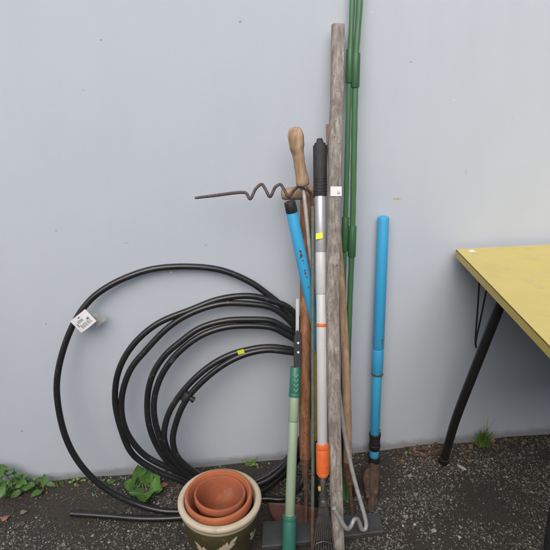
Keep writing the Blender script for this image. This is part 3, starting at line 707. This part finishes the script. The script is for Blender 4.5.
# ------------------------------------------------------------------ pots
from mathutils import Matrix
PC = G(219.7, 497.3, 0.178); PZ = 0.178; 
def potprof(ro, h, band, t, rb, lip=0.002):
    """outer bottom -> rim -> inside bottom"""
    P = [(0.001,0.0),(rb*0.6,0.0),(rb-0.003,0.0),(rb,0.003)]
    n = 8
    for i in range(1, n+1): P.append((lerp(rb, ro-0.006, i/n), lerp(0.003, h-band-0.002, i/n)))
    P += [(ro-0.001, h-band),(ro, h-band+0.002),(ro+lip*0.4, h-0.004),(ro-0.001, h-0.001),(ro-0.004, h),(ro-t, h),(ro-t-0.002, h-0.003)]
    for i in range(1, 7): P.append((lerp(ro-t-0.003, rb-0.008, i/6), lerp(h-0.004, 0.012, i/6)))
    P += [(rb*0.5, 0.011),(0.006,0.011),(0.006,0.002)]
    return P
def glazed():
    c = Vector((PC.x, PC.y, 0.0)); h = PZ; R = 0.118*0.97
    root = empty('glazed_pot', c, 'olive green glazed plant pot with cream rim and leaf spray pattern', 'plant pot')
    body = [(0.001,0.004),(0.05,0.004),(0.075,0.002),(0.080,0.006),(0.088,0.03),(0.0965,0.07),(0.102,0.105),(0.1045,0.128),(0.1042,h-0.030),(0.103,h-0.028)]
    inner = [(0.0925,h-0.018),(0.090,0.10),(0.078,0.02),(0.001,0.016)]
    b = B(); b.lathe(body, c, 72); b.lathe(inner[:], c, 72); b.f = b.f; link('body', b, 'olive', root)
    rim = [(0.1025,h-0.031),(0.106,h-0.030),(0.1085,h-0.025),(0.1100,h-0.020),(0.1100,h-0.014),(0.1125,h-0.012),(0.1140,h-0.008),(0.1135,h-0.002),(0.110,h+0.0012),(0.102,h+0.002),(0.0975,h-0.0005),(0.0965,h-0.006),(0.0945,h-0.014),(0.0925,h-0.018)]
    b = B(); b.lathe(rim, c, 90, wob=0.006); link('rim', b, 'cream', root)
    # leaf spray on the front
    LF = [None]; lf_ = [None]
    def rad(z): return float(np.interp(z, [p[1] for p in body[4:9]], [p[0] for p in body[4:9]]))+0.0006
    ac = atan2(CAM.y-c.y, CAM.x-c.x) + 0.0
    def on(s, z): a = ac + s/0.10; r = rad(z); return c+Vector((r*cos(a), r*sin(a), z))
    def leaf(s, z, ang, ln, wd):
        n = 9; top = []; bt = []
        for i in range(n+1):
            t = i/n; w = wd*sin(pi*t**0.85)*0.5; u = t*ln
            cs, sn = cos(ang), sin(ang)
            top.append(on(s+u*cs-w*sn, z+u*sn+w*cs)); bt.append(on(s+u*cs+w*sn, z+u*sn-w*cs))
        vs = top+bt; LF[0].add(vs, [(i, i+1, n+1+i+1, n+1+i) for i in range(n)])
    def spray(s0, z0, flip, N, tilt):
        LF[0] = lf_[0]
        dx, dz = cos(tilt)*flip, sin(tilt)
        for i in range(N):
            t = i*0.0125; s = s0+dx*t; z = z0+dz*t; sc = 1-0.05*i
            base = atan2(dz, dx)
            leaf(s, z, base+radians(38)*flip, 0.027*sc, 0.0125*sc); leaf(s+dx*0.004, z+dz*0.004, base-radians(34)*flip, 0.026*sc, 0.012*sc)
        leaf(s0+dx*N*0.0125, z0+dz*N*0.0125, atan2(dz, dx), 0.030, 0.0125)
    for k in range(4):
        s = 0.157*k
        lf_[0] = B(); spray(-0.014+s, 0.076, 1, 4, radians(48)); link('leaf_spray', lf_[0], 'leafmark', root)
        lf_[0] = B(); spray(-0.040+s, 0.070, -1, 2, radians(50)); link('leaf_spray', lf_[0], 'leafmark', root)
glazed()
mt1 = Matrix.Rotation(radians(1.5), 3, 'X') @ Matrix.Rotation(radians(-2), 3, 'Y')
def terracotta(name, c, R, h, band, t, rb, mat, tilt, label):
    b = B(); b.lathe(potprof(R, h, band, t, rb), c, 72, tilt=tilt, wob=0.004)
    return tag(link(name, b, mat, base=c), label, 'plant pot', 'nested terracotta pots')
mc = G(220.2, 491.5, PZ+0.014); R1 = 0.0910; h1 = 0.15
terracotta('terracotta_pot', Vector((mc.x, mc.y, PZ+0.014-h1)), R1, h1, 0.030, 0.0065, 0.060, 'terra', mt1, 'larger terracotta pot nested inside the cream-rimmed glazed pot')
mc = G(219.3, 493, PZ+0.008); h2 = 0.115
mt2 = Matrix.Rotation(radians(-2), 3, 'X') @ Matrix.Rotation(radians(1), 3, 'Y')
terracotta('terracotta_pot', Vector((mc.x, mc.y, PZ+0.008-h2)), 0.0700, h2, 0.022, 0.0045, 0.048, 'terra2', mt2, 'smaller terracotta pot nested innermost in the stack of pots')

# ------------------------------------------------------------------ table
def table():
    A = W(456, 249, 0.028); z = A.z
    Bp = G(550, 244.3, z); Cp = G(550, 346, z)
    ue = (Bp-A).normalized(); ue = Vector((ue.x, 0, 0)).normalized() if abs(ue.y) < 0.03 else ue
    ve = (Cp-A).normalized()
    Lx = 1.10; Ly = 0.893
    c = [A, A+ue*Lx, A+ue*Lx+ve*Ly, A+ve*Ly]
    root = empty('folding_table', Vector((A.x+0.5, A.y-0.35, 0.0)), 'yellow laminate topped table with splayed black folding legs against the wall', 'table')
    def slab(z1, z0, inset=0.0):
        b = B(); ctr = sum(c, Vector())/4
        q = [p+(ctr-p).normalized()*inset for p in c]
        b.add([(p.x,p.y,z1) for p in q]+[(p.x,p.y,z0) for p in q], [(0,3,2,1),(4,5,6,7),(0,1,5,4),(1,2,6,5),(2,3,7,6),(3,0,4,7)], False); return b
    th = 0.024
    link('tabletop', slab(z, z-0.0015, 0.0004), 'laminate', root); link('seam', slab(z-0.0016, z-0.0032, -0.0006), 'seam', root)
    link('edging', slab(z-0.0033, z-th), 'edging', root)
    b = B()
    s = [A+ue*0.022+ve*0.016, A+ue*0.052+ve*0.010, A+ue*0.055+ve*0.040, A+ue*0.026+ve*0.046]
    b.prism([Vector((p.x,p.y,z+0.0006)) for p in s], 0.0006); link('corner_sticker', b, simple('pale_sticker', (0.62,0.56,0.30), None, 40, 0.5, bstr=0), root)
    b = B(); p = A+ue*0.040+ve*0.026; b.prism([Vector((p.x+dx,p.y+dy,z+0.0013)) for dx,dy in ((-0.007,-0.006),(0.007,-0.006),(0.007,0.006),(-0.007,0.006))], 0.0005); link('corner_label', b, 'paper', root)
    def frame(mx):     # one end frame: rear leg, front leg, braces; mx mirrors along the length
        def T(s, v, zz):   # s from left edge, v from rear edge
            s2 = s if not mx else Lx-s
            p = A+ue*s2+ve*v; return Vector((p.x, p.y, zz))
        # rear leg
        rl = G(443.5, 463, 0.0); rel = rl-A; vb = rel.y/ve.y; sb = rel.x-ve.x*vb
        kn = L(455.5, 419, 0.085, 0.16, 0.2)
        vk = (kn.y-A.y)/ve.y; sk = kn.x-A.x-ve.x*vk; zk = kn.z
        tp = G(505, 292, z-th); vt = (tp.y-A.y)/ve.y; st = tp.x-A.x-ve.x*vt
        for flip in (False, True):
            V = (lambda v: Ly-v) if flip else (lambda v: v)
            P = [T(st, V(vt), z-th), T(lerp(st,sk,0.5), V(lerp(vt,vk,0.5)), lerp(z-th,zk,0.5)), T(lerp(st,sk,0.9), V(lerp(vt,vk,0.9)), lerp(z-th,zk,0.9)), T(lerp(sk,sb,0.12), V(lerp(vk,vb,0.12)), lerp(zk,0,0.12)), T(sb, V(vb), 0.01)]
            b = B(); b.tube(crom(P, 0.01), 0.0137, 18); lg = link('leg', b, 'tubeblack', root)
            b = B(); d = (P[-1]-P[-2]).normalized(); b.rod(P[-1]-d*0.022, P[-1]+d*0.004, 0.0165, 0.0175); link('rubber_foot', b, 'black', lg)
            # wire brace
            j = lerp(P[0], P[2], 0.40 if not flip else 0.40)
            if not mx and not flip:
                j = None
            q1 = G(479.5, 278, z-th); q2 = G(488, 281, z-th); qj = L(475.2, 346, 0.14, 0.08, 0.7)
            def loc(p): v = (p.y-A.y)/ve.y; return (p.x-A.x-ve.x*v, v, p.z)
            l1, l2, lj = loc(q1), loc(q2), loc(qj)
            b = B(); m1 = T(l1[0], V(l1[1]), l1[2]); m2 = T(l2[0], V(l2[1]), l2[2]); mj = T(lj[0], V(lj[1]), lj[2])
            b.tube(crom([m1, lerp(m1,mj,0.5), lerp(m1,mj,0.97), mj+Vector((0.004 if not mx else -0.004,0,-0.006)), lerp(m2,mj,0.95), lerp(m2,mj,0.5), m2], 0.01), 0.0027, 8)
            link('brace', b, 'tubeblack', root)
        b = B(); b.box((0,0,0),(0,0,0)); 
        pa = T(st, vt-0.03, z-th-0.004); pb = T(st, Ly-vt+0.03, z-th-0.004); b = B(); b.rod(pa, pb, 0.009); link('leg_rail', b, 'tubeblack', root)
    frame(False); frame(True)
    return A, ue, ve, z
table()

# ------------------------------------------------------------------ plants
def leaf_blade(b, base, d, ln, wd, nup, fold=0.2, curl=0.3, n=7, jag=0.0):
    d = Vector(d).normalized(); side = d.cross(nup).normalized(); nn = side.cross(d).normalized(); vs = []
    for i in range(n+1):
        t = i/n; w = wd*0.5*(sin(pi*min(1, t*0.96+0.04)**0.8))*(1+jag*(1 if i % 2 else -1))
        c = Vector(base)+d*ln*t - nn*(curl*ln*t*t)
        vs += [c-side*w+nn*w*fold, c, c+side*w+nn*w*fold]
    b.add(vs, [(3*i+k, 3*i+k+1, 3*(i+1)+k+1, 3*(i+1)+k) for i in range(n) for k in (0,1)])
def weedy(name, label, c, stems, spread, hmax, lsize, mat='leaf', cat='weed', group='weeds along the wall foot', lean=-0.3, nl=7):
    sb_, lb = B(), B(); c = Vector(c); base_pts = []
    for i in range(stems):
        x0 = c+Vector((random.gauss(0, spread), -abs(random.gauss(0, spread*0.45)), 0)); x0.y = min(x0.y, -0.006); x0.z = gh(x0.x, x0.y); base_pts.append(x0.copy())
        h = hmax*random.uniform(0.3, 1.0); tip = x0+Vector((random.gauss(0, h*(0.5 if hmax < 0.1 or hmax == 0.085 else 0.2)), -abs(random.gauss(0,h*0.25)), h))
        mid = lerp(x0, tip, 0.5)+Vector((random.gauss(0,h*0.15), -0.002, h*0.1)); q = crom([x0, mid, tip], 0.008)
        sb_.tube(q, 0.0009, 5, False)
        for k in range(nl):
            p = q[int(random.uniform(0.2, 1)*(len(q)-1))]; a = random.uniform(0, 2*pi)
            d = Vector((cos(a), sin(a)*0.7-0.25, random.uniform(-0.3, 0.7)))
            s = lsize*random.choice((0.35,0.5,0.7,0.9,1.1,1.3)); leaf_blade(lb, p, d, s, s*random.uniform(0.5,0.75), Vector((random.gauss(0,0.3), -0.5, 1)), 0.2, 0.3, 5)
    lb.v = [(x, min(y, -0.003), max(z, 0.003)) for x, y, z in lb.v]
    root = empty(name, (c.x, c.y, 0), label, cat, group)
    b0 = [Vector(p) for p in base_pts]; sb_.tube(crom([b0[0]+Vector((0,0,-0.004))]+[q_+Vector((0,0,-0.003)) for q_ in sorted(b0[1:], key=lambda q_: q_.x)], 0.02) if len(b0) > 2 else b0, 0.0009, 5, False)
    link('stems', sb_, 'leaf', root); link('leaves', lb, mat, root); return root
g1 = G(14, 492); g2 = G(34, 496)
weedy('weed', 'dense low patch of small-leaved weeds at the left end of the wall foot', (g1.x, -0.02, 0), 15, 0.030, 0.085, 0.027, nl=4)
weedy('weed', 'upright leggy weed with small leaves rising above the dense patch', (G(8,490).x, -0.015, 0), 5, 0.016, 0.115, 0.017, 'leaf2', nl=9)
weedy('weed', 'thin upright sprig at the right side of the dense weed patch', (G(31,490).x, -0.012, 0), 3, 0.005, 0.075, 0.012, 'leaf2', nl=6)
weedy('weed', 'smaller sprawling weed with lighter leaves just right of the dense patch', (g2.x-0.015, -0.03, 0), 5, 0.022, 0.075, 0.028, 'leaf2', nl=4)
def bigleaf(name, label, c, specs, mat, wd=0.75, group=None):
    root = empty(name, c, label, 'weed', 'weeds along the wall foot')
    for (x, y, dpt, ex_, ey_, nup) in specs:
        base = Vector(W(x, y, dpt)); tip = Vector(W(ex_, ey_, dpt+nup)); d = tip-base; ln = d.length; d.normalize()
        up_ = Vector((random.uniform(-0.5,0.5), -0.6, random.uniform(0.5,1.0))); side = d.cross(up_).normalized(); nn = side.cross(d).normalized()
        if nn.y > 0: nn = -nn; side = -side
        b = B(); n = 12; m = 6; vs = []; W_ = ln*wd*random.uniform(0.85,1.1); ph = random.uniform(0,6)
        for i in range(n+1):
            t = i/n; w = W_*0.5*(sin(pi*t**0.72)**0.8 if 0 < t < 1 else 0.02)*(1+0.07*sin(i*2.6+ph))
            for j in range(-m//2, m//2+1):
                u = j/(m/2)
                z = 0.20*w*abs(u) - 0.10*ln*t*t + 0.05*ln*sin(t*9+ph)*abs(u) + 0.02*ln*sin(t*26+ph)*u*u
                vs.append(base+d*(ln*t - 0.10*w*abs(u)*(1 if t > 0.3 else -3))+side*w*u+nn*z)
        k = m+1
        b.add(vs, [(i*k+j, i*k+j+1, (i+1)*k+j+1, (i+1)*k+j) for i in range(n) for j in range(m)])
        lf = link('leaf', b, mat, root)
        rb = B(); ribs = [vs[i*k+m//2]+nn*0.0004 for i in range(n)]; rb.tube(ribs, [0.0007*(1-i/n)+0.0002 for i in range(n)], 5, False)
        for i in (2, 4, 6, 8):
            for q in (0, m): rb.tube([vs[i*k+m//2]+nn*0.0004, lerp(vs[(i+1)*k+m//2], vs[(i+2)*k+q], 0.5)+nn*0.0005, lerp(vs[(i+2)*k+m//2], vs[(i+2)*k+q], 0.9)+nn*0.0005], 0.0003, 4, False)
        link('veins', rb, 'vein', lf)
        s = B(); s.tube(crom([Vector(c), lerp(Vector(c), base, 0.55)+Vector((0,-0.008,0.012)), base], 0.006), 0.0014, 6, False); link('stalk', s, mat, root)
c = Vector((G(143,487).x, -0.035, 0.0))
bigleaf('dock_weed', 'broad-leaved weed growing below the hose loops left of the pots', c,
        [(142,486,0.03,138,466,0.0),(145,486,0.045,149,470,0.0),(139,488,0.05,125,483,0.02),(138,490,0.055,129,494,0.04),(143,489,0.065,141,505,0.10),(147,490,0.065,150,502,0.09),(148,488,0.055,161,489,0.06),(148,486,0.04,158,477,0.03)], 'leaf2', 0.78)
c = Vector((G(2,492).x-0.01, -0.03, 0.0))
bigleaf('dock_weed', 'single dark broad leaf on a stalk at the far left edge above the weeds', c,
        [(-5,474,0.045,7,467,0.01),(-7,474,0.045,-16,463,0.02)], 'leaf', 0.85)
weedy('weed', 'tiny thin weed sprout between the dense patch and the broad-leaved weed', (G(84,486).x, -0.012, 0), 7, 0.018, 0.028, 0.009, 'grass', nl=3)
weedy('weed', 'tiny weed sprout behind the right rim of the pots', (G(252,468).x, -0.012, 0), 8, 0.008, 0.045, 0.011, 'grass', nl=4)
weedy('weed', 'pair of tiny weed seedlings beside the big loop of hose', (G(110,483).x, -0.02, 0), 7, 0.024, 0.018, 0.010, 'leaf2', nl=3)
weedy('weed', 'faint low weeds at the far right of the wall foot', (G(525,440).x, -0.015, 0), 8, 0.03, 0.016, 0.009, 'leaf', nl=3)
def tuft(px, py, n, h, label):
    c = Vector((G(px,py).x, -0.025, 0.0)); root = empty('grass_tuft', (c.x, c.y, 0), label, 'grass', 'grass tufts along the wall foot'); b = B()
    for i in range(n):
        x0 = c+Vector((random.gauss(0,0.010), random.gauss(0,0.005), 0)); l = h*random.uniform(0.45,1.0)
        if i < 2: l = h*1.5
        a = random.gauss(0, 0.24); d = Vector((sin(a), -abs(random.gauss(0,0.15)), cos(a))); side = Vector((1,0.3,0)); vs = []
        for k in range(7):
            t = k/6; p = x0+d*l*t+Vector((sin(a)*l*0.5*t*t, 0, -0.3*l*abs(a)*t*t)); w = 0.0030*(1-t)+0.0001; vs += [p-side*w, p+side*w]
        b.add(vs, [(2*k,2*k+1,2*k+3,2*k+2) for k in range(6)])
    link('blades', b, 'grass', root)
tuft(484, 449, 80, 0.100, 'green grass tuft at the wall foot under the yellow table')
tuft(409, 452, 3, 0.030, 'lone thin grass sprig between the blue pole and table leg')
tuft(60, 485, 5, 0.026, 'few thin grass blades right of the left weed patch')

# leaf litter along the wall
def litter():
    b = B()
    def flake(x, y, s, mi, flat=1.0):
        a = random.uniform(0, 2*pi); z = gh(x, y)+random.uniform(0.002, 0.007)
        d = Vector((cos(a), sin(a), random.uniform(-0.25, 0.25)*flat)); o = len(b.f)
        leaf_blade(b, (x, y, z), d, s, s*random.uniform(0.3,0.65), Vector((random.gauss(0,0.3),random.gauss(0,0.3),1)), random.uniform(-0.1,0.5), random.uniform(-0.2,0.4), 4)
        for i in range(o, len(b.f)): b.mi[i] = mi
    for i in range(420):
        x = random.uniform(-1.0, 1.7)
        if 0.62 < x < 1.15 or random.random() < 0.40: flake(x, -abs(random.gauss(0.012, 0.030))-0.006, random.uniform(0.007,0.020), 0 if random.random() < 0.65 else 2)
    for i in range(90): flake(random.gauss(0.78,0.13), -abs(random.gauss(0.03,0.03))-0.006, random.uniform(0.010,0.026), random.choice((0,0,2,1)) if random.random() < .5 else 0)
    for i in range(200): flake(random.uniform(-1,1.7), random.uniform(-0.55,-0.02), random.uniform(0.004,0.011), random.choice((0,2,2)))
    for i in range(90):
        x = random.uniform(-0.9,1.6); y = -abs(random.gauss(0.05,0.08))-0.01; a = random.uniform(0,pi); l = random.uniform(0.012,0.05); o = len(b.f); z = gh(x,y)+0.004
        b.tube([Vector((x,y,z)), Vector((x+cos(a)*l/2,y+sin(a)*l*0.3-0.002,z+0.003)), Vector((x+cos(a)*l,min(-0.004,y+sin(a)*l*0.6),z+0.001))], 0.0007, 5, False, mi=2)
    tag(link('leaf_litter', b, ['litter','litter2','litter3'], base=(0,0,0)), 'brown dead leaves and twigs gathered along the wall foot', 'leaf litter', kind='stuff')
litter()
def single_leaf(px, py, s, mat, label, ang):
    p = G(px, py, 0.008); b = B(); d = Vector((cos(ang), sin(ang), 0.25)); leaf_blade(b, p, d, s, s*0.62, Vector((0,-0.5,1)), 0.3, 0.3, 7)
    tag(link('fallen_leaf', b, mat), label, 'leaf', 'fallen leaves')
single_leaf(160,486,0.026,'litter2','pinkish orange fallen leaf under the hose loops beside the broad-leaved weed', 0.1)
single_leaf(2,521,0.024,'litter2','curled orange leaf on the soil at the left edge below the weeds', 0.9)
single_leaf(20,513,0.020,'litter3','pale tan fallen leaf below the small-leaved weeds', 0.1)
# pale stone beside the table leg
def stone(px, py, sx, sy, sz, rot, label):
    p = G(px, py, 0.004); b = B(); r = Matrix.Rotation(rot, 3, 'Z'); vs = []; n = 10; m = 7
    for i in range(m+1):
        th = pi*i/m
        for k in range(n):
            a = 2*pi*k/n; v = Vector((sin(th)*cos(a)*sx, sin(th)*sin(a)*sy, cos(th)*sz)); v *= 1+0.35*mnoise.noise(v*90+Vector((px,0,0))); vs.append(p+r@v)
    b.add(vs, [(i*n+k, (i+1)*n+k, (i+1)*n+(k+1)%n, i*n+(k+1)%n) for i in range(m) for k in range(n)], False)
    tag(link('stone', b, 'stone'), label, 'stone', 'loose pale stones')
stone(462, 467.5, 0.016, 0.007, 0.005, radians(-55), 'elongated pale stone on the soil beside the table leg foot')
stone(414.5, 524.5, 0.005, 0.0045, 0.004, 0.3, 'small whitish pebble alone on dark soil right of the board')
stone(403, 526, 0.0045, 0.004, 0.003, 0.8, 'small grey pebble left of the whitish pebble')

# ------------------------------------------------------------------ camera, light, world
cd = bpy.data.cameras.new('camera'); cam = bpy.data.objects.new('camera', cd); COL.objects.link(cam)
cam.location = CAM; cam.rotation_euler = (pi/2-PIT, 0, -YAW); cd.sensor_width = 36; cd.lens = 36.0
cd.clip_start = 0.02; cd.clip_end = 500; S.camera = cam
SE, SA = radians(44), radians(195)      # elevation, compass azimuth the light comes from (0 = +Y, clockwise)
w = bpy.data.worlds.new('World'); S.world = w; w.use_nodes = True; nt = w.node_tree
sky = nt.nodes.new('ShaderNodeTexSky'); sky.sky_type = 'NISHITA'; sky.sun_disc = False
sky.sun_elevation = SE; sky.sun_rotation = SA; sky.dust_density = 4.0; sky.air_density = 1.0; sky.ozone_density = 0.6
bg = nt.nodes['Background']; nt.links.new(sky.outputs[0], bg.inputs[0]); bg.inputs[1].default_value = 0.11
sl = bpy.data.lights.new('sun', 'SUN'); sl.energy = 1.35; sl.angle = radians(55); sl.color = (1.0, 0.99, 0.985)
so = bpy.data.objects.new('sun', sl); COL.objects.link(so)
dv = Vector((-0.28*cos(SE), -cos(SE), sin(SE)))
so.rotation_euler = dv.to_track_quat('Z', 'Y').to_euler(); so.location = (1, -2, 3)
sky.sun_rotation = atan2(dv.x, dv.y)
S.render.engine = 'CYCLES'
S.view_settings.view_transform = 'Standard'; S.view_settings.look = 'None'; S.view_settings.gamma = 1
S.view_settings.use_curve_mapping = False; S.view_settings.exposure = 0.58
S.render.resolution_x = 1024; S.render.resolution_y = 1024
